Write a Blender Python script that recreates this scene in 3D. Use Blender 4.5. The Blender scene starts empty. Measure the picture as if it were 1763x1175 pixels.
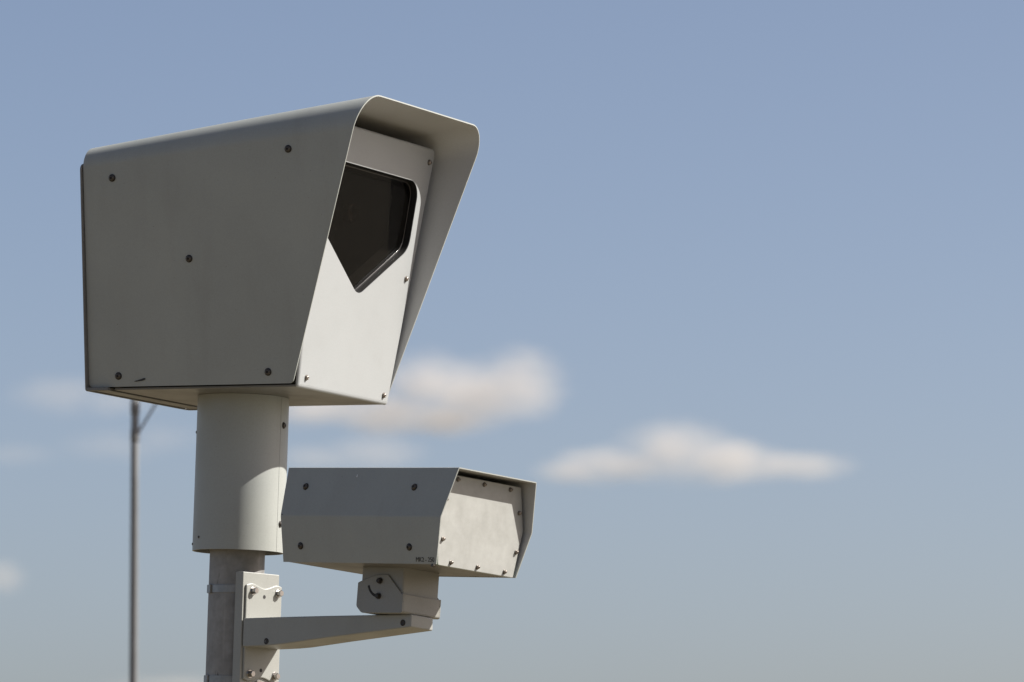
import bpy, bmesh, math, random
from mathutils import Matrix, Vector, noise

random.seed(7)
SC = bpy.context.scene
COL = SC.collection
R = math.radians

# ------------------------------------------------------------------ camera
CAM_H = 1.6                     # photographer's eye height
DIST = 14.0                     # camera to pole
Z0 = CAM_H + 1.3198             # underside of the big housing above ground
YAW, PITCH, ROLL = 0.0486, 0.1053, 0.0301
# the pole leans a little (to the right as seen from the camera)
LEAN = Matrix.Rotation(ROLL, 4, Vector((math.sin(YAW), math.cos(YAW), 0)))
cp, sp, cy, sy, cr, sr = (math.cos(PITCH), math.sin(PITCH), math.cos(YAW), math.sin(YAW), math.cos(ROLL), math.sin(ROLL))
fwd = Vector((cp * sy, cp * cy, sp))
rgt = Vector((cy, -sy, 0))
upv = Vector((-sp * sy, -sp * cy, cp))
r2 = rgt * cr + upv * sr
u2 = -rgt * sr + upv * cr
cm = Matrix((r2, u2, -fwd)).transposed().to_4x4()
cm.translation = Vector((0, -DIST, CAM_H))
CAMM = LEAN @ cm
cam_d = bpy.data.cameras.new("camera")
cam = bpy.data.objects.new("camera", cam_d)
COL.objects.link(cam)
cam.matrix_world = CAMM
FPX = 9500.0
cam_d.sensor_width = 36.0
cam_d.lens = FPX / 1763 * 36.0
cam_d.clip_start = 0.5
cam_d.clip_end = 60000
cam_d.dof.use_dof = True
cam_d.dof.focus_distance = 13.85
cam_d.dof.aperture_fstop = 10.5
SC.camera = cam


def px_dir(px, py):
    v = Vector(((px - 881.5) / FPX, (587.5 - py) / FPX, -1.0))
    return (CAMM.to_3x3() @ v).normalized()


def px_at(px, py, dist):
    """point at a horizontal distance in the direction of a bearing"""
    v = px_dir(px, py)
    return CAMM.translation + v * (dist / math.hypot(v.x, v.y))


# ------------------------------------------------------------------ sky, sun, exposure
SUN_AZ, SUN_EL = R(-1.2), R(42.5)          # azimuth from +X towards +Y
sdir = LEAN.to_3x3() @ Vector((math.cos(SUN_EL) * math.cos(SUN_AZ), math.cos(SUN_EL) * math.sin(SUN_AZ), math.sin(SUN_EL)))
world = bpy.data.worlds.new("World")
SC.world = world
world.use_nodes = True
wn, wl = world.node_tree.nodes, world.node_tree.links
wn.clear()
sky = wn.new("ShaderNodeTexSky")
sky.sky_type = 'NISHITA'
sky.sun_disc = False
sky.sun_elevation = math.asin(sdir.z)
sky.sun_rotation = math.atan2(sdir.x, sdir.y)
sky.altitude = 1000
sky.air_density = 0.65
sky.dust_density = 4.0
sky.ozone_density = 1.0
bg = wn.new("ShaderNodeBackground")
bg.inputs["Strength"].default_value = 0.069
wo = wn.new("ShaderNodeOutputWorld")
wb_ = wn.new("ShaderNodeMix")                # white balance of the air colour
wb_.data_type = 'RGBA'
wb_.blend_type = 'MULTIPLY'
wb_.inputs[0].default_value = 1.0
wb_.inputs[7].default_value = (1.085, 1.0, 0.945, 1)
wl.new(sky.outputs[0], wb_.inputs[6])
wl.new(wb_.outputs[2], bg.inputs[0])
wl.new(bg.outputs[0], wo.inputs[0])

sun_d = bpy.data.lights.new("sun", 'SUN')
sun_d.energy = 5.0
sun_d.angle = R(0.5)
sun_d.color = (1.0, 0.98, 0.945)
sun = bpy.data.objects.new("sun", sun_d)
COL.objects.link(sun)
sun.rotation_euler = sdir.to_track_quat('Z', 'Y').to_euler()
sun.location = (0, 0, 60)

SC.view_settings.view_transform = 'Standard'
SC.view_settings.look = 'None'
SC.view_settings.gamma = 1.0
SC.view_settings.use_curve_mapping = False
SC.view_settings.exposure = 0.95
SC.cycles.max_bounces = 10
SC.cycles.volume_bounces = 4
SC.cycles.transparent_max_bounces = 12


# ------------------------------------------------------------------ materials
def mat(name):
    m = bpy.data.materials.new(name)
    m.use_nodes = True
    n, l = m.node_tree.nodes, m.node_tree.links
    return m, n, l, n["Principled BSDF"]


def mix_rgb(n, l, fac, a, b, blend='MIX'):
    x = n.new("ShaderNodeMix")
    x.data_type = 'RGBA'
    x.blend_type = blend
    for sock, val in ((x.inputs[0], fac), (x.inputs[6], a), (x.inputs[7], b)):
        if isinstance(val, (int, float)):
            sock.default_value = val
        elif isinstance(val, tuple):
            sock.default_value = (*val, 1) if len(val) == 3 else val
        else:
            l.new(val, sock)
    return x.outputs[2]


def ramp(n, l, fac, stops):
    r = n.new("ShaderNodeValToRGB")
    while len(r.color_ramp.elements) < len(stops):
        r.color_ramp.elements.new(0.5)
    for e, (p, c) in zip(r.color_ramp.elements, stops):
        e.position = p
        e.color = (c, c, c, 1) if isinstance(c, (int, float)) else (*c, 1)
    l.new(fac, r.inputs[0])
    return r.outputs[0]


def noise_tex(n, l, scale, detail=4, rough=0.55, stretch=(1, 1, 1), coord='Object'):
    tc = n.new("ShaderNodeTexCoord")
    mp = n.new("ShaderNodeMapping")
    mp.inputs["Scale"].default_value = stretch
    t = n.new("ShaderNodeTexNoise")
    t.inputs["Scale"].default_value = scale
    t.inputs["Detail"].default_value = detail
    t.inputs["Roughness"].default_value = rough
    l.new(tc.outputs[coord], mp.inputs[0])
    l.new(mp.outputs[0], t.inputs[0])
    return t.outputs[0]


def paint(name, base, rough=0.42, dirt=0.16, dirt_col=(0.16, 0.145, 0.115), bump=0.02, specks=0.5, streaks=True):
    """powder-coated sheet steel: faint mottling, rain streaks, dirt specks, orange-peel"""
    m, n, l, b = mat(name)
    big = ramp(n, l, noise_tex(n, l, 3.5, 5), [(0.35, 0.0), (0.72, 1.0)])
    c = mix_rgb(n, l, big, tuple(x * 1.03 for x in base), tuple(x * (1 - dirt * 0.45) for x in base))
    grit = ramp(n, l, noise_tex(n, l, 260, 3, 0.7), [(0.3, 0.0), (0.7, 1.0)])
    c = mix_rgb(n, l, grit, c, (0.91, 0.91, 0.90), 'MULTIPLY')
    if streaks:
        st = ramp(n, l, noise_tex(n, l, 14, 5, 0.6, (1, 1, 0.09)), [(0.52, 0.0), (0.8, dirt)])
        c = mix_rgb(n, l, st, c, dirt_col)
    if specks:
        sp_ = ramp(n, l, noise_tex(n, l, 210, 2, 0.5), [(0.735, 0.0), (0.775, specks)])
        c = mix_rgb(n, l, sp_, c, (0.1, 0.09, 0.075))
    l.new(c, b.inputs["Base Color"])
    rr = ramp(n, l, noise_tex(n, l, 9, 5), [(0.3, rough - 0.06), (0.75, rough + 0.1)])
    l.new(rr, b.inputs["Roughness"])
    bp = n.new("ShaderNodeBump")
    bp.inputs["Strength"].default_value = bump
    bp.inputs["Distance"].default_value = 0.002
    l.new(noise_tex(n, l, 480, 2), bp.inputs["Height"])
    l.new(bp.outputs[0], b.inputs["Normal"])
    return m


def simple(name, col, rough=0.5, metal=0.0, var=0.15, scale=40, spec=0.5):
    m, n, l, b = mat(name)
    c = mix_rgb(n, l, noise_tex(n, l, scale, 4), tuple(x * (1 - var) for x in col), tuple(x * (1 + var) for x in col))
    l.new(c, b.inputs["Base Color"])
    b.inputs["Roughness"].default_value = rough
    b.inputs["Metallic"].default_value = metal
    b.inputs["Specular IOR Level"].default_value = spec
    return m


PAINT = paint("grey_powder_coat", (0.332, 0.338, 0.308))
PANEL = paint("grey_powder_coat_clean", (0.315, 0.320, 0.313), dirt=0.06, specks=0.25)
PAINT3 = paint("grey_swivel_shade_paint", (0.26, 0.252, 0.225), dirt=0.18, bump=0.06)  # darker base puts the box's shade on yoke and block into the colour
PAINT2 = paint("grey_powder_coat_cast", (0.30, 0.298, 0.27), dirt=0.14, bump=0.06)
UNDER = paint("weathered_shade_plate", (0.165, 0.157, 0.143), dirt=0.3, streaks=False)  # base colour darkened to imitate underside shade; rear door shares it
INNER = simple("housing_body_gap_shade", (0.02, 0.019, 0.017), 0.6)  # black base puts the shade of the surrounding gaps into the body colour
SCREW = simple("blackened_screw_steel", (0.09, 0.078, 0.066), 0.38, 0.75, 0.35, 300)
WASHER = simple("dark_washer_steel", (0.035, 0.03, 0.026), 0.55, 0.4, 0.3, 300)
STAIN = simple("stainless_steel", (0.40, 0.38, 0.36), 0.28, 1.0, 0.2, 200)
STRAP = simple("dull_steel_band", (0.24, 0.23, 0.215), 0.36, 0.85, 0.3, 60)
BRONZE = simple("brownish_screw_steel", (0.27, 0.23, 0.195), 0.42, 0.9, 0.25, 300)
BLACK = simple("black_rubber", (0.010, 0.009, 0.008), 0.55, 0.0, 0.3, 90, 0.25)
LINER = paint("hood_inner_bounce_paint", (0.49, 0.485, 0.47), dirt=0.2, streaks=False)  # paler than outside paint, standing in for light bounced into the hoods
CHAMB = simple("dark_interior_paint", (0.15, 0.142, 0.135), 0.6, 0.0, 0.2, 60)
CHAMB2 = simple("dark_brown_interior", (0.006, 0.0048, 0.0038), 0.7, 0.0, 0.4, 30, 0.2)
BEAD = simple("polished_pane_edge", (0.05, 0.046, 0.042), 0.12, 0.0, 0.3, 200, 0.6)
LENS = simple("coated_lens_glass", (0.05, 0.026, 0.013), 0.2, 0.0, 0.2, 20)
HOLE_SHADE = simple("hole_shade_black", (0.015, 0.013, 0.012), 0.7)  # flat dark colour for the shade inside holes and slot
CHIP = simple("white_primer", (0.75, 0.75, 0.73), 0.6)
INK = simple("black_ink", (0.02, 0.019, 0.018), 0.6)

# galvanised pipe, weathered
GALV, n, l, b = mat("weathered_galvanised_steel")
c = mix_rgb(n, l, ramp(n, l, noise_tex(n, l, 26, 6, 0.62), [(0.3, 0.0), (0.7, 1.0)]), (0.20, 0.192, 0.180), (0.315, 0.303, 0.284))
c = mix_rgb(n, l, ramp(n, l, noise_tex(n, l, 16, 5, 0.6, (1, 1, 0.06)), [(0.5, 0.0), (0.72, 0.55)]), c, (0.09, 0.08, 0.068))
c = mix_rgb(n, l, ramp(n, l, noise_tex(n, l, 42, 3, 0.5, (1, 1, 0.22)), [(0.70, 0.0), (0.76, 0.8)]), c, (0.04, 0.035, 0.03))
c = mix_rgb(n, l, ramp(n, l, noise_tex(n, l, 30, 4, 0.6, (1, 1, 0.035)), [(0.55, 0.0), (0.72, 0.5)]), c, (0.40, 0.385, 0.36))
l.new(c, b.inputs["Base Color"])
b.inputs["Metallic"].default_value = 0.25
b.inputs["Roughness"].default_value = 0.6

# frosted polycarbonate flash window: pale, faintly green
FROST, n, l, b = mat("frosted_polycarbonate")
c = mix_rgb(n, l, ramp(n, l, noise_tex(n, l, 22, 6, 0.65), [(0.32, 0.0), (0.7, 1.0)]), (0.27, 0.266, 0.24), (0.335, 0.33, 0.302))
c = mix_rgb(n, l, ramp(n, l, noise_tex(n, l, 130, 3), [(0.68, 0.0), (0.76, 0.35)]), c, (0.22, 0.21, 0.18))
l.new(c, b.inputs["Base Color"])
b.inputs["Roughness"].default_value = 0.5
EDGE = simple("polycarbonate_edge", (0.25, 0.31, 0.24), 0.25, 0.0, 0.1, 50)

# tinted window pane
GLASS = bpy.data.materials.new("tinted_window_glass")
GLASS.use_nodes = True
n, l = GLASS.node_tree.nodes, GLASS.node_tree.links
n.clear()
tr = n.new("ShaderNodeBsdfTransparent")
tr.inputs[0].default_value = (0.40, 0.388, 0.372, 1)
gl = n.new("ShaderNodeBsdfGlossy")
gl.inputs["Roughness"].default_value = 0.02
lw = n.new("ShaderNodeLayerWeight")
lw.inputs[0].default_value = 0.5
pw5 = n.new("ShaderNodeMath"); pw5.operation = 'POWER'; pw5.inputs[1].default_value = 5.0
l.new(lw.outputs["Facing"], pw5.inputs[0])
fr = n.new("ShaderNodeMath"); fr.operation = 'MULTIPLY_ADD'; fr.inputs[1].default_value = 0.5; fr.inputs[2].default_value = 0.008
l.new(pw5.outputs[0], fr.inputs[0])
mx = n.new("ShaderNodeMixShader")
l.new(fr.outputs[0], mx.inputs[0]); l.new(tr.outputs[0], mx.inputs[1]); l.new(gl.outputs[0], mx.inputs[2])
df = n.new("ShaderNodeBsdfDiffuse")
df.inputs[0].default_value = (0.35, 0.32, 0.28, 1)
dust = ramp(n, l, noise_tex(n, l, 190, 2, 0.6), [(0.70, 0.004), (0.80, 0.22)])
mx2 = n.new("ShaderNodeMixShader")
l.new(dust, mx2.inputs[0]); l.new(mx.outputs[0], mx2.inputs[1]); l.new(df.outputs[0], mx2.inputs[2])
go = n.new("ShaderNodeOutputMaterial")
l.new(mx2.outputs[0], go.inputs[0])

# ground: dry grass and bare earth
GROUND, n, l, b = mat("dry_grass_ground")
g1 = ramp(n, l, noise_tex(n, l, 0.6, 8, 0.65), [(0.35, 0.0), (0.65, 1.0)])
c = mix_rgb(n, l, g1, (0.105, 0.085, 0.046), (0.155, 0.12, 0.075))
c = mix_rgb(n, l, ramp(n, l, noise_tex(n, l, 14, 6, 0.7), [(0.4, 0.0), (0.7, 0.5)]), c, (0.078, 0.074, 0.041))
l.new(c, b.inputs["Base Color"])
b.inputs["Roughness"].default_value = 0.95


# ------------------------------------------------------------------ builders
def link(name, bm, m, parent=None, smooth=False, matrix=None):
    me = bpy.data.meshes.new(name)
    bmesh.ops.recalc_face_normals(bm, faces=bm.faces)
    bm.to_mesh(me)
    bm.free()
    for x in (m if isinstance(m, (list, tuple)) else [m]):
        me.materials.append(x)
    o = bpy.data.objects.new(name, me)
    COL.objects.link(o)
    if smooth:
        for p in me.polygons:
            p.use_smooth = True
    if parent:
        o.parent = parent
    if matrix is not None:
        o.matrix_local = matrix
    return o


def copy_to(src, parent, matrix):
    o = src.copy()
    COL.objects.link(o)
    o.parent = parent
    o.matrix_local = matrix
    for ch in src.children:
        c_ = ch.copy()
        COL.objects.link(c_)
        c_.parent = o
        c_.matrix_local = ch.matrix_local
    return o


def thing(name, label, cat, matrix, group=None):
    o = bpy.data.objects.new(name, None)
    o.empty_display_size = 0.2
    COL.objects.link(o)
    o.matrix_world = matrix
    o["label"] = label
    o["category"] = cat
    if group:
        o["group"] = group
    return o


def tag(o, label, cat, group=None, kind=None):
    o["label"] = label
    if cat:
        o["category"] = cat
    if group:
        o["group"] = group
    if kind:
        o["kind"] = kind
    return o


def bevel(o, w, seg=2, angle=35):
    md = o.modifiers.new("bevel", 'BEVEL')
    md.width = w
    md.segments = seg
    md.limit_method = 'ANGLE'
    md.angle_limit = R(angle)
    md.harden_normals = False
    return o


def solidify(o, t, off):
    md = o.modifiers.new("solidify", 'SOLIDIFY')
    md.thickness = t
    md.offset = off
    md.use_even_offset = True
    md.material_offset = len(o.data.materials) - 1
    md.material_offset_rim = 0
    return o


def prism(bm, loop, ext, mi=0):
    """closed prism: loop of 3-D points extruded by the vector ext"""
    a = [bm.verts.new(p) for p in loop]
    b_ = [bm.verts.new(Vector(p) + Vector(ext)) for p in loop]
    k = len(a)
    f = [bm.faces.new(a[::-1]), bm.faces.new(b_)]
    for i in range(k):
        f.append(bm.faces.new((a[i], a[(i + 1) % k], b_[(i + 1) % k], b_[i])))
    for x in f:
        x.material_index = mi
    return f


def box(bm, x0, x1, y0, y1, z0, z1, mi=0):
    return prism(bm, [(x0, y0, z0), (x1, y0, z0), (x1, y1, z0), (x0, y1, z0)], (0, 0, z1 - z0), mi)


def loft(bm, rings, cap=True, mi=0, close=True):
    rs = [[bm.verts.new(p) for p in r] for r in rings]
    k = len(rs[0])
    for a, b_ in zip(rs, rs[1:]):
        for i in range(k if close else k - 1):
            bm.faces.new((a[i], a[(i + 1) % k], b_[(i + 1) % k], b_[i])).material_index = mi
    if cap:
        bm.faces.new(rs[0][::-1]).material_index = mi
        bm.faces.new(rs[-1]).material_index = mi
    return rs


def circle(r, z, k=48, x=0, y=0):
    return [(x + r * math.cos(2 * math.pi * i / k), y + r * math.sin(2 * math.pi * i / k), z) for i in range(k)]


def fillet2(pts, radii, seg=8):
    """round the corners of a 2-D polygon"""
    out = []
    k = len(pts)
    for i in range(k):
        p = Vector(pts[i])
        r = radii[i]
        if r <= 0:
            out.append(p)
            continue
        d1 = (Vector(pts[i - 1]) - p).normalized()
        d2 = (Vector(pts[(i + 1) % k]) - p).normalized()
        half = d1.angle(d2) / 2
        t = r / math.tan(half)
        cen = p + (d1 + d2).normalized() * (r / math.sin(half))
        a, b_ = p + d1 * t - cen, p + d2 * t - cen
        ang = a.angle_signed(b_)
        for j in range(seg + 1):
            v = a.copy()
            v.rotate(Matrix.Rotation(-ang * j / seg, 2)) if False else None
            th = -ang * j / seg
            out.append(cen + Vector((a.x * math.cos(th) - a.y * math.sin(th), a.x * math.sin(th) + a.y * math.cos(th))))
    return out


def plane_mat(origin, normal, up=(0, 0, 1)):
    """frame whose z is the normal, y as close to up as it can be"""
    zz = Vector(normal).normalized()
    yy = (Vector(up) - zz * zz.dot(Vector(up))).normalized()
    xx = yy.cross(zz)
    m = Matrix((xx, yy, zz)).transposed().to_4x4()
    m.translation = Vector(origin)
    return m


def screw_mesh(name, parent, matrix, r=0.0065, h=0.0045, washer=True, head=SCREW, hexhead=False, wash=WASHER):
    """round-head socket screw (or hex bolt) on a washer; z is outwards"""
    bm = bmesh.new()
    k = 24
    zb = 0.0
    if washer:
        rr = r * 1.32
        loft(bm, [circle(rr, -0.003, k), circle(rr, 0.0008, k), circle(rr * 0.93, 0.0014, k)], True, 1)
        zb = 0.0014
    if hexhead:
        hx = lambda q, z: [(q * math.cos(math.pi / 3 * i + 0.3), q * math.sin(math.pi / 3 * i + 0.3), z) for i in range(6)]
        loft(bm, [hx(r, zb), hx(r, zb + h * 0.88), hx(r * 0.86, zb + h)], True, 0)
    else:
        prof = [(r, zb - 0.001), (r, zb + h * 0.25), (r * 0.93, zb + h * 0.6), (r * 0.74, zb + h * 0.88), (r * 0.5, zb + h)]
        rings = [circle(a, z, k) for a, z in prof]
        rs = loft(bm, rings, False, 0)
        inner = []
        for z in (zb + h, zb + h * 0.35):
            inner.append([bm.verts.new(p) for p in circle(r * 0.42, z, k)])
        for a, b_ in ((rs[-1], inner[0]), (inner[0], inner[1])):
            for i in range(k):
                f = bm.faces.new((a[i], a[(i + 1) % k], b_[(i + 1) % k], b_[i]))
                f.material_index = 0 if a is rs[-1] else 1
        bm.faces.new(inner[1]).material_index = 1
    o = link(name, bm, [head, wash], parent, smooth=not hexhead, matrix=matrix)
    return o


POLE = LEAN @ Matrix.Translation((0, 0, Z0))
ROT = lambda a: Matrix.Rotation(a, 4, 'Z')

# ------------------------------------------------------------------ ground
bm = bmesh.new()
bmesh.ops.create_grid(bm, x_segments=8, y_segments=8, size=16000)
g = link("ground", bm, GROUND)
g["kind"] = "structure"
g["label"] = "dry grass and bare earth below the camera pole"

# ------------------------------------------------------------------ pole
bm = bmesh.new()
loft(bm, [circle(0.07, z, 64) for z in (-Z0 - 0.3, -2.0, -1.2, -0.8, -0.6, -0.4, -0.1)], True)
pole = link("steel_pole", bm, GALV, smooth=True)
pole.matrix_world = POLE
tag(pole, "weathered grey round steel pole carrying both camera boxes", "pole")
md = pole.modifiers.new("split", 'EDGE_SPLIT'); md.split_angle = R(40)

# ------------------------------------------------------------------ large traffic camera housing
PSI = -0.5213
BIG = thing("traffic_camera", "large grey traffic camera with hooded dark window on top of the pole", "traffic camera", POLE @ ROT(PSI) @ Matrix.Translation((0, 0.0028, 0)))
uA, uB, wb, wt, uC, hC, hD, uD = -0.3102, 0.2797, 0.4881, 0.6765, 0.4999, 0.7137, 0.6079, -0.3084
half_w = lambda z: wb / 2 + (wt - wb) / 2 * z / hC
slope_v = (wt - wb) / 2 / hC

# hood: one bent sheet - side, rounded shoulder, roof, shoulder, side
def hood_side(s, rF):
    hs = hD + (hC - hD) * s
    K = Vector((half_w(hs), hs))
    d1 = Vector((-slope_v, -1)).normalized()
    d2 = Vector((-1, 0))
    half = d1.angle(d2) / 2
    t = rF / math.tan(half)
    cen = K + (d1 + d2).normalized() * (rF / math.sin(half))
    p1, p2 = K + d1 * t, K + d2 * t
    pts = []
    for z in (0, .001, .0025, .0045, .007, .010, .06, .14, .24, .34, .44):
        pts.append(Vector((half_w(z), z)))
    pts.append(p1)
    a0 = math.atan2(*(p1 - cen).yx)
    a1 = math.atan2(*(p2 - cen).yx)
    for j in range(1, 15):
        a = a0 + (a1 - a0) * j / 14
        pts.append(cen + Vector((math.cos(a), math.sin(a))) * rF)
    for f in (0.66, 0.33):
        pts.append(Vector((p2.x * f, hs)))
    pts.append(Vector((0, hs)))
    return pts


def hood_path(s):
    near = hood_side(s, 0.052 + 0.032 * s)      # the near shoulder opens towards the front
    far = hood_side(s, 0.05 + 0.021 * s)
    return [Vector((-p.x, p.y)) for p in near] + far[-2::-1]


bm = bmesh.new()
NS = 24
grid = []
for i in range(NS + 1):
    s = i / NS
    ring = []
    for p in hood_path(s):
        z = p.y
        uf = uB + (uC - uB) * z / hC
        ur = uA + (uD - uA) * z / hC
        rc = 0.010
        if z < rc:
            cut = rc - math.sqrt(max(rc * rc - (rc - z) ** 2, 0))
            uf -= cut
            ur += cut
        # the sheet is never perfectly flat
        wv = 0.0009 * noise.noise(Vector((s * 3.1, p.x * 5, z * 4)))
        ring.append(bm.verts.new((ur + (uf - ur) * s, p.x + (wv if abs(p.x) > 0.2 else 0), z + (wv if abs(p.x) < 0.2 else 0))))
    grid.append(ring)
for a, b_ in zip(grid, grid[1:]):
    for i in range(len(a) - 1):
        bm.faces.new((a[i], a[i + 1], b_[i + 1], b_[i]))
hood = link("hood", bm, [PAINT, LINER], BIG, smooth=True)
# make sure normals point outwards (away from the axis)
flip = sum(1 if (f.normal.y * f.center.y) < 0 else -1 for f in hood.data.polygons if abs(f.center.y) > 0.2)
if flip > 0:
    hood.data.flip_normals()
solidify(hood, 0.0032, -1)
md = hood.modifiers.new("split", 'EDGE_SPLIT'); md.split_angle = R(50)

nL = Vector((0, -1, -slope_v)).normalized()
nR = Vector((0, 1, -slope_v)).normalized()
scr = None
for (u, z) in ((-0.2243, 0.5229), (0.2864, 0.577), (-0.007, 0.3149), (-0.2232, 0.027), (0.2103, 0.0293)):
    for sgn, nn in ((-1, nL), (1, nR)):
        mtx = plane_mat((u, sgn * half_w(z), z), nn) @ ROT(random.uniform(0, 6))
        if scr is None:
            scr = screw_mesh("screw", hood, mtx, r=0.0074, h=0.0050)
        else:
            copy_to(scr, hood, mtx)
# scrape through the paint low on the near side
bm = bmesh.new()
sc_pts = [(-.1775, .0128), (-.172, .0118), (-.164, .0128), (-.155, .0135), (-.1465, .0155), (-.144, .0185), (-.147, .021), (-.153, .0195), (-.158, .0178), (-.163, .0168), (-.168, .0152), (-.174, .0142)]
loop = [Vector((u, -half_w(z) - 0.0007 * abs(nL.y), z - 0.0007 * slope_v)) for u, z in sc_pts]
prism(bm, loop, tuple(nL * 0.0004))
link("scrape_mark", bm, INK, hood)

# inner body (shell behind the front panel)
uP, pb, zp, uPt, ptw, zPt = 0.2898, 0.4704, -0.009, 0.3732, 0.6032, 0.6574
bm = bmesh.new()
pw = lambda z: (pb + (ptw - pb) * (z - zp) / (zPt - zp)) / 2 - 0.007
pu = lambda z: uP + (uPt - uP) * (z - zp) / (zPt - zp)
rings = []
for u_r, top in ((-0.295, 0.565), (None, 0.643)):
    z0_, z1_ = 0.002, top
    ring = []
    for (vv, zz) in ((-1, z0_), (1, z0_), (1, z1_), (-1, z1_)):
        uu = u_r if u_r is not None else pu(zz) - 0.012
        ring.append((uu, vv * (pw(zz) - (0.0 if u_r is None else 0.004)), zz))
    rings.append(ring)
rs = loft(bm, rings, False)
bm.faces.new(rs[0])
link("housing_body", bm, INNER, BIG)

# bottom plate with rear strip and gaps
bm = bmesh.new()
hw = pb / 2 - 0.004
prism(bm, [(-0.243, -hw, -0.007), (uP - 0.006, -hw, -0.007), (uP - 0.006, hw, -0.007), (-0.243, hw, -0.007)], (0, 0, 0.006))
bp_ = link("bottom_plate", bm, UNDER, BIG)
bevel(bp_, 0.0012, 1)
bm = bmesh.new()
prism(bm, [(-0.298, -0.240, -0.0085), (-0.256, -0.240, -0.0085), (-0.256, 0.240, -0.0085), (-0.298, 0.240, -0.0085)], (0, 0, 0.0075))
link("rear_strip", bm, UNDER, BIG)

# rear door: thin tapering tray
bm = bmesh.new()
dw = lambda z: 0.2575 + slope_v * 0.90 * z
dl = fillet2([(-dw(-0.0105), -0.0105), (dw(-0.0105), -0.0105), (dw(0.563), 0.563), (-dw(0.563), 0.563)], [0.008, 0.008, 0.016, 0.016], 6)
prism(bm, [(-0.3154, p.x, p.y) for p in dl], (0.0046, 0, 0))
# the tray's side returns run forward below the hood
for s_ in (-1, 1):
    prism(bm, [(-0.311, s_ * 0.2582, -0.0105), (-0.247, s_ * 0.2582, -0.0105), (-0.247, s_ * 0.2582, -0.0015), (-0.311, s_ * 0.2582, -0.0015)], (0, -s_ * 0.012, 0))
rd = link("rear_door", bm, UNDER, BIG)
bevel(rd, 0.0018, 2)

# front panel with its window opening, in panel coordinates (v, w, n)
PN_up = Vector((uPt - uP, 0, zPt - zp)).normalized()
PN_n = Vector((PN_up.z, 0, -PN_up.x))
PAN = Matrix((Vector((0, 1, 0)), PN_up, PN_n)).transposed().to_4x4()
PAN.translation = Vector((uP, 0, zp))
kz = Vector((uPt - uP, 0, zPt - zp)).length / (zPt - zp)
W_ = lambda z: (z - zp) * kz
wh = W_(zPt)
outer = fillet2([(-pb / 2, 0), (pb / 2, 0), (ptw / 2, wh), (-ptw / 2, wh)], [0.008, 0.008, 0.014, 0.014], 6)
win_poly = [(-0.2375, W_(0.5645)), (-0.229, W_(0.3906)), (0.0, W_(0.2450)), (0.229, W_(0.3906)), (0.2375, W_(0.5645))]
win = fillet2(win_poly, [0.042, 0.06, 0.045, 0.06, 0.042], 10)


def scale_loop(lp, d):
    """inset a 2-D loop by distance d (towards its inside)"""
    k = len(lp)
    area = sum(lp[i].x * lp[(i + 1) % k].y - lp[(i + 1) % k].x * lp[i].y for i in range(k))
    sg = 1 if area > 0 else -1
    out = []
    for i in range(k):
        e1 = (lp[i] - lp[i - 1])
        e2 = (lp[(i + 1) % k] - lp[i])
        if e1.length < 1e-9: e1 = e2
        if e2.length < 1e-9: e2 = e1
        n1 = Vector((-e1.y, e1.x)).normalized() * sg
        n2 = Vector((-e2.y, e2.x)).normalized() * sg
        nn = (n1 + n2).normalized()
        out.append(lp[i] + nn * d / max(nn.dot(n1), 0.4))
    return out


bm = bmesh.new()
prof = [(0.0, -0.0075), (0.0, -0.0055), (0.0009, -0.0028), (0.003, -0.0009), (0.0065, 0.0), (0.009, 0.0)]   # folded edge
rings = [[(p.x, p.y, zz) for p in scale_loop(outer, d)] for d, zz in prof]
rs = loft(bm, rings, False)
wi = [bm.verts.new((p.x, p.y, 0.0)) for p in win]
wj = [bm.verts.new((p.x, p.y, -0.004)) for p in win]
k = len(wi)
for i in range(k):
    bm.faces.new((wi[i], wi[(i + 1) % k], wj[(i + 1) % k], wj[i]))
oe = [bm.edges.get((rs[-1][i], rs[-1][(i + 1) % len(outer)])) for i in range(len(outer))]
ie = [bm.edges.get((wi[i], wi[(i + 1) % k])) for i in range(k)]
bmesh.ops.triangle_fill(bm, use_beauty=True, use_dissolve=False, edges=oe + ie)
fp = link("front_panel", bm, PANEL, BIG, smooth=True, matrix=PAN)
md = fp.modifiers.new("split", 'EDGE_SPLIT'); md.split_angle = R(28)

ps0 = None
for (v, z) in ((0.2714, 0.621), (-0.2714, 0.621), (0.2365, 0.3163), (-0.2365, 0.3163), (0.2065, 0.0141), (-0.2014, 0.018)):
    mtx = Matrix.Translation((v, W_(z), 0)) @ ROT(random.uniform(0, 6))
    if ps0 is None:
        ps0 = screw_mesh("screw", fp, mtx, r=0.0058, h=0.0055, head=BRONZE, wash=SCREW)
    else:
        copy_to(ps0, fp, mtx)

# window: deep black reveal, thick pane set back in it, dark chamber behind
wn_ = link("window", (lambda b: (prism(b, [(p.x, p.y, -0.0235) for p in scale_loop(win, 0.0004)], (0, 0, 0.0055)), b)[1])(bmesh.new()), GLASS, BIG, matrix=PAN)
bm = bmesh.new()
gk = [(0.0002, -0.0012), (0.0008, -0.0030), (0.0008, -0.0175), (0.0050, -0.0176)]
rings = [[(p.x, p.y, zz) for p in scale_loop(win, d)] for d, zz in gk]
loft(bm, rings, False)
link("gasket", bm, BLACK, wn_, smooth=False)
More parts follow.
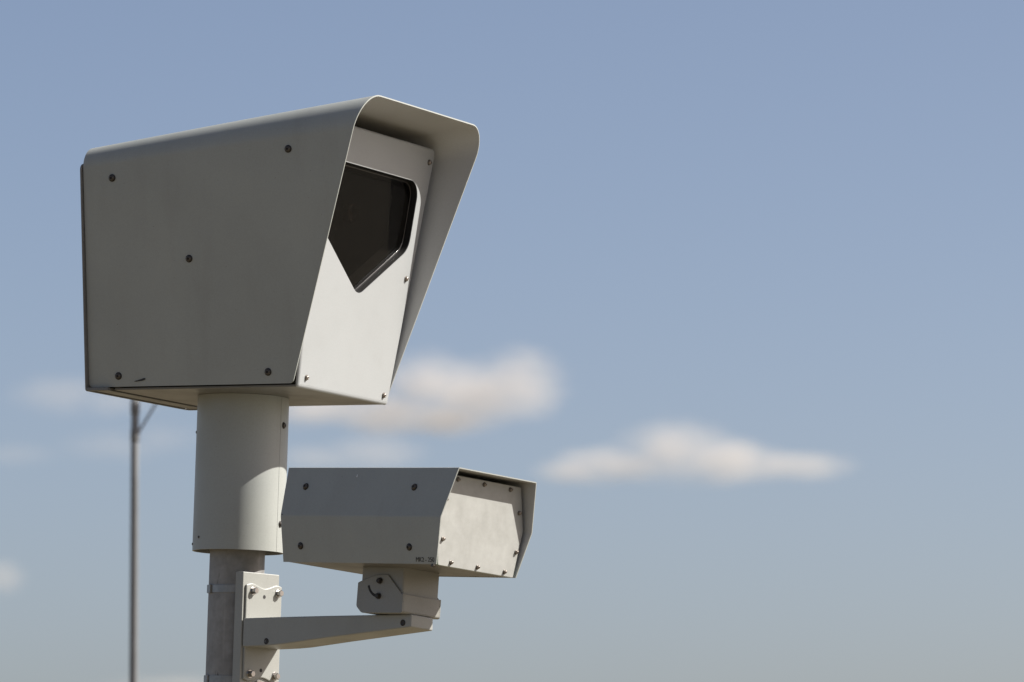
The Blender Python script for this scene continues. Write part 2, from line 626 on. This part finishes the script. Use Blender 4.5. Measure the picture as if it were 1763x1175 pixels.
# polished edge bead of the pane, catching light along the lower right
bm = bmesh.new()
rings = [[(p.x, p.y, zz) for p in scale_loop(win, d)] for d, zz in ((0.0050, -0.0170), (0.0062, -0.0160), (0.0074, -0.0170))]
loft(bm, rings, False)
link("pane_edge", bm, BEAD, wn_, smooth=True)
bm = bmesh.new()
rec = [(0.0004, -0.0240, 0), (0.0015, -0.034, 1), (0.0045, -0.0345, 1), (0.0100, -0.066, 1)]
rr_ = [[bm.verts.new((p.x, p.y, zz)) for p in scale_loop(win, d)] for d, zz, _ in rec]
for j in range(3):
    a, b_ = rr_[j], rr_[j + 1]
    for i in range(k):
        bm.faces.new((a[i], a[(i + 1) % k], b_[(i + 1) % k], b_[i])).material_index = 1 if j != 1 else 0
bm.faces.new(rr_[-1]).material_index = 2
link("recess", bm, [BLACK, CHAMB, CHAMB2], wn_, smooth=False)
# lens barrels set in the back of the recess
for (v, z, r_) in ((-0.145, 0.468, 0.022), (0.0, 0.45, 0.024)):
    bm = bmesh.new()
    loft(bm, [circle(r_, -0.0655, 40, v, W_(z)), circle(r_, -0.050, 40, v, W_(z)), circle(r_ * 0.86, -0.048, 40, v, W_(z)), circle(r_ * 0.8, -0.056, 40, v, W_(z))], False)
    bmesh.ops.contextual_create(bm, geom=[e for e in bm.edges if e.is_boundary and all(abs(q.co.z + 0.056) < 1e-5 for q in e.verts)])
    link("lens", bm, LENS, wn_)

# neck sleeve round the pole head
bm = bmesh.new()
RS, Z_T, Z_B = 0.1162, -0.0075, -0.4015
loft(bm, [circle(RS, z, 96) for z in (Z_T, -0.1, -0.2, -0.3, Z_B)] + [circle(RS - 0.004, Z_B, 96), circle(RS - 0.004, -0.2, 96), circle(RS - 0.004, -0.02, 96)], False)
sl = link("neck_sleeve", bm, PAINT, BIG, smooth=True)
md = sl.modifiers.new("split", 'EDGE_SPLIT'); md.split_angle = R(50)
for ang, z in ((-26.5, -0.0794), (-27.2, -0.3307)):
    a = R(ang) - PSI
    copy_to(scr, sl, plane_mat((RS * math.cos(a), RS * math.sin(a), z), (math.cos(a), math.sin(a), 0)) @ Matrix.Scale(0.9, 4))
for ang, z in ((-178, -0.10), (-176, -0.385), (-150, -0.37)):
    a = R(ang) - PSI
    bm = bmesh.new()
    loft(bm, [circle(0.0035, -0.002, 12), circle(0.0035, 0.0008, 12), circle(0.002, 0.002, 12)])
    link("rivet", bm, SCREW, sl, matrix=plane_mat((RS * math.cos(a), RS * math.sin(a), z), (math.cos(a), math.sin(a), 0)))
# lap seam of the rolled sleeve
bm = bmesh.new()
pts = []
for a_ in range(-34, 10, 3):
    a = R(a_) - PSI
    pts.append((a,))
rings = []
for z in (Z_T - 0.001, Z_B):
    rings.append([((RS + 0.0005) * math.cos(a), (RS + 0.0005) * math.sin(a), z) for (a,) in pts] + [((RS - 0.001) * math.cos(a), (RS - 0.001) * math.sin(a), z) for (a,) in reversed(pts)])
loft(bm, rings, True)
link("seam_strip", bm, PAINT, sl, smooth=False)

# ------------------------------------------------------------------ small box on the arm
bx, by, bz, bpsi, bpit, brol = 0.207, -0.2301, -0.451, -0.7702, -0.0313, -0.0468
SMM = POLE @ Matrix.Translation((bx, by, bz)) @ ROT(bpsi) @ Matrix.Rotation(-bpit, 4, 'Y') @ Matrix.Rotation(brol, 4, 'X')
SMALL = thing("flash_unit", "small grey six sided box with pale screwed front plate on the bracket arm", "traffic camera", SMM)
bh, bk = 0.2364, 0.1135
f_t, f_b, Wt, Wk, Wb = 0.5673, 0.5234, 0.2879 / 2, 0.339 / 2, 0.2951 / 2
fu = lambda z: f_b + (f_t - f_b) * z / bh
ru = lambda z: 0.0135 + (0.0109 - 0.0135) * z / bk if z < bk else 0.0109 * (1 - (z - bk) / (bh - bk))
hw_s = lambda z: Wb + (Wk - Wb) * z / bk if z < bk else Wk + (Wt - Wk) * (z - bk) / (bh - bk)
bm = bmesh.new()
path = [(-Wb, 0), (-Wk, bk), (-Wt, bh), (Wt, bh), (Wk, bk), (Wb, 0)]
# tight press-brake bends
fp2 = []
for i, p in enumerate(path):
    p = Vector(p)
    if 0 < i < 5:
        d1 = (Vector(path[i - 1]) - p).normalized(); d2 = (Vector(path[i + 1]) - p).normalized()
        fp2 += [p + d1 * 0.003, p + (d1 + d2) * 0.0009, p + d2 * 0.003]
    else:
        fp2.append(p)
rings = []
NS2 = 12
for i in range(NS2 + 1):
    s = i / NS2
    rings.append([(ru(p.y) + (fu(p.y) - ru(p.y)) * s, p.x, p.y) for p in fp2])
loft(bm, rings, False, close=False)
sh_ = link("hood", bm, [PAINT, LINER], SMALL, smooth=True)
flip = sum(1 if (f.normal.y * f.center.y) < 0 else -1 for f in sh_.data.polygons if abs(f.center.y) > 0.14)
if flip > 0:
    sh_.data.flip_normals()
solidify(sh_, 0.0025, -1)
md = sh_.modifiers.new("split", 'EDGE_SPLIT'); md.split_angle = R(12)

nU = Vector((0, -(bh - bk), (Wk - Wt) * 1.0)).normalized()
nU = Vector((0, -(bh - bk), Wk - Wt)).normalized()
nLo = Vector((0, -bk, -(Wk - Wb))).normalized()
for (u, z, nn) in ((0.0736, 0.1871, nU), (0.4368, 0.1863, nU), (0.0747, 0.0396, nLo), (0.4376, 0.04, nLo)):
    for sgn in (-1, 1):
        n2 = Vector((nn.x, nn.y * -sgn, nn.z))
        copy_to(scr, sh_, plane_mat((u, sgn * hw_s(z), z), n2) @ ROT(random.uniform(0, 6)) @ Matrix.Scale(0.93, 4))
# chip and specks on the upper near face
for (u, z, w_, h_, m_) in ((0.2384, 0.2147, 0.0018, 0.0066, CHIP), (0.0155, 0.1155, 0.0035, 0.0018, INK)):
    bm = bmesh.new()
    box(bm, -w_ / 2, w_ / 2, -h_ / 2, h_ / 2, -0.0005, 0.0010)
    link("paint_chip", bm, m_, sh_, matrix=plane_mat((u, -hw_s(z), z), nU))

# lettering on the lower near face
cu = bpy.data.curves.new("lettering", 'FONT')
cu.body = "MK2 - 250"
cu.size = 0.0125
cu.offset = 0.0
cu.extrude = 0.0002
tmp = bpy.data.objects.new("lettering_tmp", cu)
COL.objects.link(tmp)
bpy.context.view_layer.update()
me = bpy.data.meshes.new_from_object(tmp.evaluated_get(bpy.context.evaluated_depsgraph_get()))
bpy.data.objects.remove(tmp)
xs = [v.co.x for v in me.vertices]; ys = [v.co.y for v in me.vertices]
kx, ky = 0.0590 / (max(xs) - min(xs)), 0.0112 / (max(ys) - min(ys))
for v in me.vertices:
    v.co.x = (v.co.x - min(xs)) * kx if False else v.co.x
x0_, y0_ = min(xs), min(ys)
for v in me.vertices:
    v.co.x = (v.co.x - x0_) * kx
    v.co.y = (v.co.y - y0_) * ky
me.materials.append(INK)
tx = bpy.data.objects.new("lettering", me)
COL.objects.link(tx)
tx.parent = sh_
tx.matrix_local = plane_mat((0.4585, -hw_s(0.0052), 0.0052), nLo) @ Matrix.Translation((0, 0, 0.0006))
tx["label"] = "black lettering MK2 - 250"

# bottom plate and rear plate
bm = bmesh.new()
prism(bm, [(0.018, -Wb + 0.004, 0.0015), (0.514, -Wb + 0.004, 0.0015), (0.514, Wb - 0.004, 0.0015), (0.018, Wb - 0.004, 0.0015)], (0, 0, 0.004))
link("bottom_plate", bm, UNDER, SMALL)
bm = bmesh.new()
rp_ = [(-Wb + .005, .004), (Wb - .005, .004), (Wk - .005, bk), (Wt - .005, bh - .005), (-Wt + .005, bh - .005), (-Wk + .005, bk)]
prism(bm, [(0.024, a, z) for a, z in rp_], (0.006, 0, 0))
link("rear_plate", bm, PAINT, SMALL)
# front plate: pale clear-edged sheet with screws
qt, qb, qwt, qwk, qwb, qz0, qz1, qzk = 0.5281, 0.5207, 0.267 / 2, 0.315 / 2, 0.2762 / 2, -0.0008, 0.222, 0.1164
qu = lambda z: qb + (qt - qb) * z / bh
qpts = [(-qwb, qz0), (qwb, qz0), (qwk, qzk), (qwt, qz1), (-qwt, qz1), (-qwk, qzk)]
q2 = fillet2(qpts, [.004, .004, .02, .006, .006, .02], 4)
bm = bmesh.new()
ff = prism(bm, [(qu(p.y) - 0.009, p.x, p.y) for p in q2], (0.009, 0, 0))
for f in ff:
    f.material_index = 1
ff[0].material_index = ff[1].material_index = 0
fpl = link("front_plate", bm, [FROST, EDGE], SMALL)
bevel(fpl, 0.0012, 2, 50)
fs0 = None
fn = Vector((bh, 0, -(qt - qb))).normalized()
for (v, z) in ((-.1006, .2122), (-.0035, .2120), (.0940, .2118), (.1354, .1589), (.1395, .0629), (.1041, .0100), (.0039, .0101), (-.0935, .0103), (-.1317, .0632), (-.1360, .1589)):
    mtx = plane_mat((qu(z), v, z), fn) @ ROT(random.uniform(0, 6))
    if fs0 is None:
        fs0 = screw_mesh("screw", fpl, mtx, r=0.0044, h=0.0062, head=BRONZE, wash=SCREW)
    else:
        copy_to(fs0, fpl, mtx)
# small corner bolt below the near front corner
bm = bmesh.new()
loft(bm, [circle(0.004, -0.003, 16), circle(0.004, 0.004, 16), circle(0.003, 0.006, 16)])
link("corner_bolt", bm, SCREW, SMALL, matrix=plane_mat((0.511, -Wb + 0.004, -0.003), (0, -1, 0)))

# ------------------------------------------------------------------ bracket
BPSI = bpsi
BR = thing("pole_bracket", "grey wall bracket strapped to the pole with a tapering arm", "bracket", POLE @ ROT(BPSI))
# channel plate
bm = bmesh.new()
zt, zb_ = -0.4568, -0.760
cw = 0.0658
prism(bm, [(.060, -cw, zt), (.087, -cw, zt), (.087, cw, zt), (.060, cw, zt), (.060, cw - .005, zt), (.082, cw - .005, zt), (.082, -cw + .005, zt), (.060, -cw + .005, zt)], (0, 0, zb_ - zt))
ch = link("channel", bm, PAINT2, BR)
bevel(ch, 0.0016, 2)
# scalloped flange of the arm casting
bm = bmesh.new()


def scal(v):   # top outline height at v
    h1 = math.exp(-((v + 0.037) / 0.029) ** 2)
    h2 = math.exp(-((v - 0.055) / 0.029) ** 2)
    return -0.4965 + 0.0120 * max(h1, h2)


vs = [-.058 + (.0714 + .058) * i / 40 for i in range(41)]
up_ = [(.0865, v, scal(v)) for v in vs]
dn_ = [(.0865, v, -1.216 - scal(v)) for v in reversed(vs)]
prism(bm, up_ + dn_, (.0062, 0, 0))
fl = link("flange", bm, PAINT2, BR)
bevel(fl, 0.0025, 2, 50)
# bolts on the flange, dark discs drawn as shaded holes, one steel plug
fb = None
for (v, z) in ((-.034, -.503), (.0574, -.5042), (-.036, -.713), (.0551, -.7144)):
    mtx = plane_mat((.0927, v, z), (1, 0, 0)) @ ROT(random.uniform(0, 1))
    if fb is None:
        fb = screw_mesh("bolt", fl, mtx, r=0.0085, h=0.0115, head=STAIN, hexhead=True, wash=STAIN)
    else:
        copy_to(fb, fl, mtx)
for (v, z, r_) in ((.0074, -.5165, .0048), (.004, -.7021, .0048), (.0013, -.742, .0150)):
    bm = bmesh.new()
    loft(bm, [circle(r_, -0.002, 20), circle(r_, 0.0004, 20)])
    link("flange_disc", bm, HOLE_SHADE if r_ < .01 else STAIN, fl, matrix=plane_mat((.0927, v, z), (1, 0, 0)))
# arm
bm = bmesh.new()
secs = [(.090, .0635, -.5742, -.6462), (.110, .063, -.5739, -.6460), (.140, .0618, -.5735, -.6452), (.175, .0602, -.5730, -.6440), (.22, .0583, -.5726, -.6412), (.36, .0522, -.5715, -.6270), (.6395, .0402, -.5708, -.6020)]
rings = []
for u, w_, a, b_ in secs:
    tw = 0.060 * w_ * 2 * max(0, (u - .12) / .52)      # slight twist of the casting
    rings.append([(u, -w_, b_), (u, w_, b_ - tw), (u, w_, a - tw), (u, -w_, a)])
loft(bm, rings, True)
arm = link("arm", bm, PAINT2, BR)
bevel(arm, 0.0026, 2)
for (u, z) in ((.1695, -.6330), (.6130, -.5915)):
    w_ = .0635 + (.0402 - .0635) * (u - .09) / .5495
    nn = Vector((-0.0424, -1, 0)).normalized()
    bm = bmesh.new()
    loft(bm, [circle(.0080, -.004, 24), circle(.0080, .0006, 24), circle(.0066, .0012, 24), circle(.0045, .0004, 24)])
    link("arm_plug", bm, WASHER, arm, smooth=False, matrix=plane_mat((u, -w_ - 0.0002, z), nn))

# straps round pole and channel
for z in (-0.4985, -0.7275):
    bm = bmesh.new()
    hgt = 0.0094
    kk = 64
    outer_ = [];
    rings = []
    for rr2, zz in ((.0702, -hgt), (.0722, -hgt), (.0722, hgt), (.0702, hgt)):
        rings.append([(rr2 * math.cos(2 * math.pi * i / kk), rr2 * math.sin(2 * math.pi * i / kk), z + zz) for i in range(kk)])
    rs = loft(bm, rings, False)
    for i in range(kk):
        bm.faces.new((rs[3][i], rs[3][(i + 1) % kk], rs[0][(i + 1) % kk], rs[0][i]))
    # folded buckle lug at the side of the strap
    a = R(-158) - BPSI
    cx_, cy_ = .0735 * math.cos(a), .0735 * math.sin(a)
    t_ = Vector((-math.sin(a), math.cos(a), 0)); nrm = Vector((math.cos(a), math.sin(a), 0))
    prism(bm, [Vector((cx_, cy_, z - hgt - .001)) + t_ * s1 * .010 + nrm * (s2 * .0022) for s1, s2 in ((-1, -1), (1, -1), (1, 1), (-1, 1))], (0, 0, 2 * hgt + .002))
    st = link("strap", bm, STRAP, BR, smooth=True)
    md = st.modifiers.new("split", 'EDGE_SPLIT'); md.split_angle = R(30)

# swivel yoke on the arm's end, rolled a little like the box it carries
YK = Matrix.Translation((0.575, -.068, -.52)) @ Matrix.Rotation(-0.052, 4, 'X') @ Matrix.Translation((0, .068, .52))
bm = bmesh.new()
side = [(-.0940, -.5500), (-.0931, -.4917), (-.0828, -.4876), (-.0335, -.4740), (.0057, -.4739), (.0545, -.5212), (.0605, -.5212), (.0605, -.5697), (-.0760, -.5670)]
side = fillet2(side, [.010, 0.001, 0.001, .004, .004, .001, .001, .006, .016], 4)
VN, VF, yt = -.068, .0725, 0.0042
prism(bm, [(p.x, VN, p.y) for p in side], (0, yt, 0))
prism(bm, [(p.x, VF, p.y) for p in side], (0, -yt, 0))
i0 = max(i for i, p in enumerate(side) if abs(p.y + .5212) < .0015 and p.x > .059)
i1 = min(range(len(side)), key=lambda i: (side[i] - Vector((-.0655, -.5670))).length)
outp = [side[i % len(side)] for i in range(i0, (i1 if i1 > i0 else i1 + len(side)) + 1)]
inner = [p + Vector((0, 0)) for p in outp]
cc = Vector((-.005, -.535))
inner = []
for i, p in enumerate(outp):
    t = (outp[min(i + 1, len(outp) - 1)] - outp[max(i - 1, 0)]).normalized()
    nrm = Vector((-t.y, t.x))
    if nrm.dot(cc - p) < 0:
        nrm = -nrm
    inner.append(p + nrm * yt)
prism(bm, [(p.x, VN + yt - .0002, p.y) for p in outp + inner[::-1]], (0, VF - VN - 2 * yt + .0004, 0))
yoke = link("yoke", bm, PAINT3, BR, matrix=YK)
bevel(yoke, 0.0022, 2, 40)
for (u, z) in ((-.019, -.4888), (-.0205, -.5263)):
    screw_mesh("bolt", yoke, plane_mat((u, VN, z), (0, -1, 0)), r=0.0064, h=0.0075, head=WASHER, hexhead=True, wash=SCREW)
# curved adjusting slot, its shade drawn as a dark sheet on the near cheek
bm = bmesh.new()
arc = []
for rr2, rng in ((.0420, range(0, 11)), (.0355, range(10, -1, -1))):
    for i in rng:
        a = R(196 + (268 - 196) * i / 10)
        arc.append((-.019 + rr2 * math.cos(a), VN - .0003, -.4888 + rr2 * math.sin(a)))
prism(bm, arc, (0, .0004, 0))
link("adjusting_slot_shade_sheet", bm, HOLE_SHADE, yoke)
# pivot disc between arm and yoke
bm = bmesh.new()
loft(bm, [circle(.036, -.5765, 40, 0.0), circle(.036, -.566, 40, 0.0)])
link("pivot_disc", bm, PAINT2, BR, matrix=YK)

# mounting block of the small box (an inverted channel inside the yoke)
BLK = SMALL.matrix_world.inverted() @ BR.matrix_world @ YK
bm = bmesh.new()
rings = []
for z in (-.540, -.500, -.4500):
    rings.append([(-.0860, VN + .0047, z), (.0545, VN + .0047, z), (.0545, VF - .0047, z), (-.0860, VF - .0047, z)])
loft(bm, rings, True)
blk = link("mounting_block", bm, PAINT3, SMALL, matrix=BLK)
bevel(blk, 0.004, 2)

# ------------------------------------------------------------------ street lamp far behind
LD = 88.0
base = px_at(231.5, 1100, LD)
topp = px_at(233.4, 560, LD)
LAMP = thing("street_lamp", "tall slim grey street lamp post in the distance behind the camera pole", "street lamp", Matrix.Translation((base.x, base.y, 0)))
LAMPM = simple("lamp_post_galvanised", (0.14, 0.14, 0.138), 0.8, 0.0, 0.2, 3)
LAMPD = simple("lamp_clamp_dark", (0.15, 0.147, 0.142), 0.8, 0.0, 0.2, 5)
hgt = topp.z
bm = bmesh.new()
loft(bm, [circle(0.076 - 0.016 * t, hgt * t, 24, (topp.x - base.x) * t, (topp.y - base.y) * t) for t in (0, .25, .5, .75, 1)])
link("post", bm, LAMPM, LAMP, smooth=True)
zc = lambda py: px_at(233, py, LD).z
for py, h_ in ((750, .10), (703, .10)):
    z = zc(py); t = z / hgt
    bm = bmesh.new()
    loft(bm, [circle(.069, z - h_, 24, (topp.x - base.x) * t), circle(.0725, z - h_ * .6, 24, (topp.x - base.x) * t), circle(.0725, z + h_ * .6, 24, (topp.x - base.x) * t), circle(.069, z + h_, 24, (topp.x - base.x) * t)])
    link("collar", bm, LAMPD, LAMP, smooth=True)


def tube(bm, pts, r, k=12):
    rings = []
    for i, p in enumerate(pts):
        p = Vector(p)
        d = (Vector(pts[min(i + 1, len(pts) - 1)]) - Vector(pts[max(i - 1, 0)])).normalized()
        a = d.orthogonal().normalized() if abs(d.y) > 0.99 else d.cross(Vector((0, 1, 0))).normalized()
        b_ = d.cross(a)
        rings.append([p + (a * math.cos(2 * math.pi * j / k) + b_ * math.sin(2 * math.pi * j / k)) * r for j in range(k)])
    loft(bm, rings)


perm = LD / FPX
J = Vector(((topp.x - base.x) * .9, 0, zc(752)))
bm = bmesh.new()
pts = [J + Vector((0.04, 0, -.04))]
for i in range(0, 13):
    t = i / 12
    pts.append(J + Vector((.05 + 1.70 * t, 0, 0.05 + 1.95 * math.sin(t * 1.5))))
tube(bm, pts, .019)
link("arm", bm, LAMPM, LAMP, smooth=True)
e_ = pts[-1]
bm = bmesh.new()
loft(bm, [[e_ + Vector((x, yy * w_, zz)) for yy, zz in ((-1, 0), (-.8, h_), (.8, h_), (1, 0), (.7, -.05), (-.7, -.05))] for x, w_, h_ in ((-.05, .05, .06), (.1, .13, .10), (.45, .16, .12), (.7, .06, .05))])
link("lamp_head", bm, LAMPM, LAMP)


# ------------------------------------------------------------------ clouds
def cloud(name, px, py, dist, blobs, label, dens, seed, nscale=0.8, namp=0.38):
    """blobs: (dx, dy, rx, ry) in photo pixels at that distance; depth follows the width"""
    c0 = px_at(px, py, dist)
    view = px_dir(px, py)
    k_ = (c0 - CAMM.translation).length / FPX
    yawc = math.atan2(-view.x, view.y)
    M_ = Matrix.Translation(c0) @ Matrix.Rotation(yawc, 4, 'Z')
    bm = bmesh.new()
    loc = []
    for (dx, dy, rx, ry) in blobs:
        rx_, ry_ = rx * k_, ry * k_
        rd_ = max(min(rx_, 3.0 * ry_), ry_) * 0.8
        loc.append((dx * k_, -dy * k_, rx_, rd_, ry_))
        bmesh.ops.create_icosphere(bm, subdivisions=4, radius=1.0, matrix=Matrix.Translation((dx * k_, 0, -dy * k_)) @ Matrix.Diagonal((rx_ * 1.0, rd_ * 1.0, ry_ * 1.0, 1)))
    m = bpy.data.materials.new("cloud_vapour")
    m.use_nodes = True
    n, l = m.node_tree.nodes, m.node_tree.links
    n.clear()
    out = n.new("ShaderNodeOutputMaterial")
    tc = n.new("ShaderNodeTexCoord")
    acc = None
    for (x, z, rx_, rd_, rz_) in loc:
        mp = n.new("ShaderNodeMapping")
        mp.vector_type = 'POINT'
        mp.inputs["Location"].default_value = (-x / rx_, 0, -z / rz_)
        mp.inputs["Scale"].default_value = (1 / rx_, 1 / rd_, 1 / rz_)
        l.new(tc.outputs["Object"], mp.inputs[0])
        ln = n.new("ShaderNodeVectorMath"); ln.operation = 'LENGTH'
        l.new(mp.outputs[0], ln.inputs[0])
        sb = n.new("ShaderNodeMath"); sb.operation = 'SUBTRACT'
        sb.inputs[0].default_value = 1.0
        l.new(ln.outputs["Value"], sb.inputs[1])
        if acc is None:
            acc = sb.outputs[0]
        else:
            mxn = n.new("ShaderNodeMath"); mxn.operation = 'SMOOTH_MAX'
            mxn.inputs[2].default_value = 0.25
            l.new(acc, mxn.inputs[0]); l.new(sb.outputs[0], mxn.inputs[1])
            acc = mxn.outputs[0]
    sc = 1.0 / (60 * k_) * nscale
    mp = n.new("ShaderNodeMapping")
    mp.inputs["Location"].default_value = (seed * 3.7, seed * 1.3, seed * 2.1)
    mp.inputs["Scale"].default_value = (sc * .75, sc * .75, sc * 1.15)
    l.new(tc.outputs["Object"], mp.inputs[0])
    nz = n.new("ShaderNodeTexNoise")
    nz.inputs["Scale"].default_value = 1.0
    nz.inputs["Detail"].default_value = 4
    nz.inputs["Roughness"].default_value = 0.45
    l.new(mp.outputs[0], nz.inputs[0])
    a1 = n.new("ShaderNodeMath"); a1.operation = 'MULTIPLY_ADD'
    a1.inputs[1].default_value = namp * 2
    a1.inputs[2].default_value = -namp * 1.08
    l.new(nz.outputs[0], a1.inputs[0])
    a2 = n.new("ShaderNodeMath"); a2.operation = 'ADD'
    l.new(acc, a2.inputs[0]); l.new(a1.outputs[0], a2.inputs[1])
    rmp = n.new("ShaderNodeMapRange")
    rmp.interpolation_type = 'SMOOTHSTEP'
    rmp.inputs["From Min"].default_value = 0.02
    rmp.inputs["From Max"].default_value = 1.1
    rmp.inputs["To Min"].default_value = 0.0
    rmp.inputs["To Max"].default_value = dens / (60 * k_)
    l.new(a2.outputs[0], rmp.inputs["Value"])
    pv = n.new("ShaderNodeVolumePrincipled")
    pv.inputs["Color"].default_value = (0.78, 0.735, 0.68, 1)
    pv.inputs["Anisotropy"].default_value = 0.15
    l.new(rmp.outputs[0], pv.inputs["Density"])
    l.new(pv.outputs[0], out.inputs["Volume"])
    o = link(name, bm, m)
    o.matrix_world = M_
    md = o.modifiers.new("fuse", 'REMESH')
    md.mode = 'VOXEL'
    md.voxel_size = 9 * k_
    tag(o, label, "cloud", "fair weather clouds")
    return o


cloud("cloud", 800, 675, 6000, [(95, -15, 115, 85), (20, 5, 150, 80), (-70, -15, 110, 76), (-130, 35, 160, 60), (-230, 30, 140, 46), (-40, 45, 160, 45)],
      "larger pale cloud behind the big camera box, its bright lobe to the right", 0.8, 1.0)
cloud("cloud", 1165, 785, 6500, [(-5, -12, 130, 78), (-95, 16, 150, 48), (80, 8, 150, 54), (-175, 26, 100, 32), (190, 16, 150, 40)],
      "long low pale cloud floating alone to the right of the small box", 0.6, 2.0)
cloud("cloud", 0, 994, 6000, [(0, 0, 65, 44), (-45, 5, 70, 44)],
      "small pale cloud cut by the left edge low in the sky", 0.5, 3.0)
cloud("cloud", 110, 680, 6800, [(0, 0, 130, 50), (90, 8, 120, 42)],
      "thin faint cloud just left of the big box's rear corner", 0.17, 4.0)
cloud("cloud", 205, 768, 7000, [(-10, 0, 130, 40), (80, -15, 110, 44), (-180, 15, 110, 32)],
      "thin faint cloud band crossing behind the street lamp post", 0.11, 5.0)
cloud("cloud", 640, 778, 7000, [(0, 0, 130, 50), (-90, 12, 110, 38)],
      "faint cloud wisp just above the small box's roof", 0.22, 6.0)
cloud("cloud", 290, 1180, 7000, [(0, 0, 150, 30)],
      "faint cloud rim at the bottom edge beside the street lamp", 0.25, 7.0)
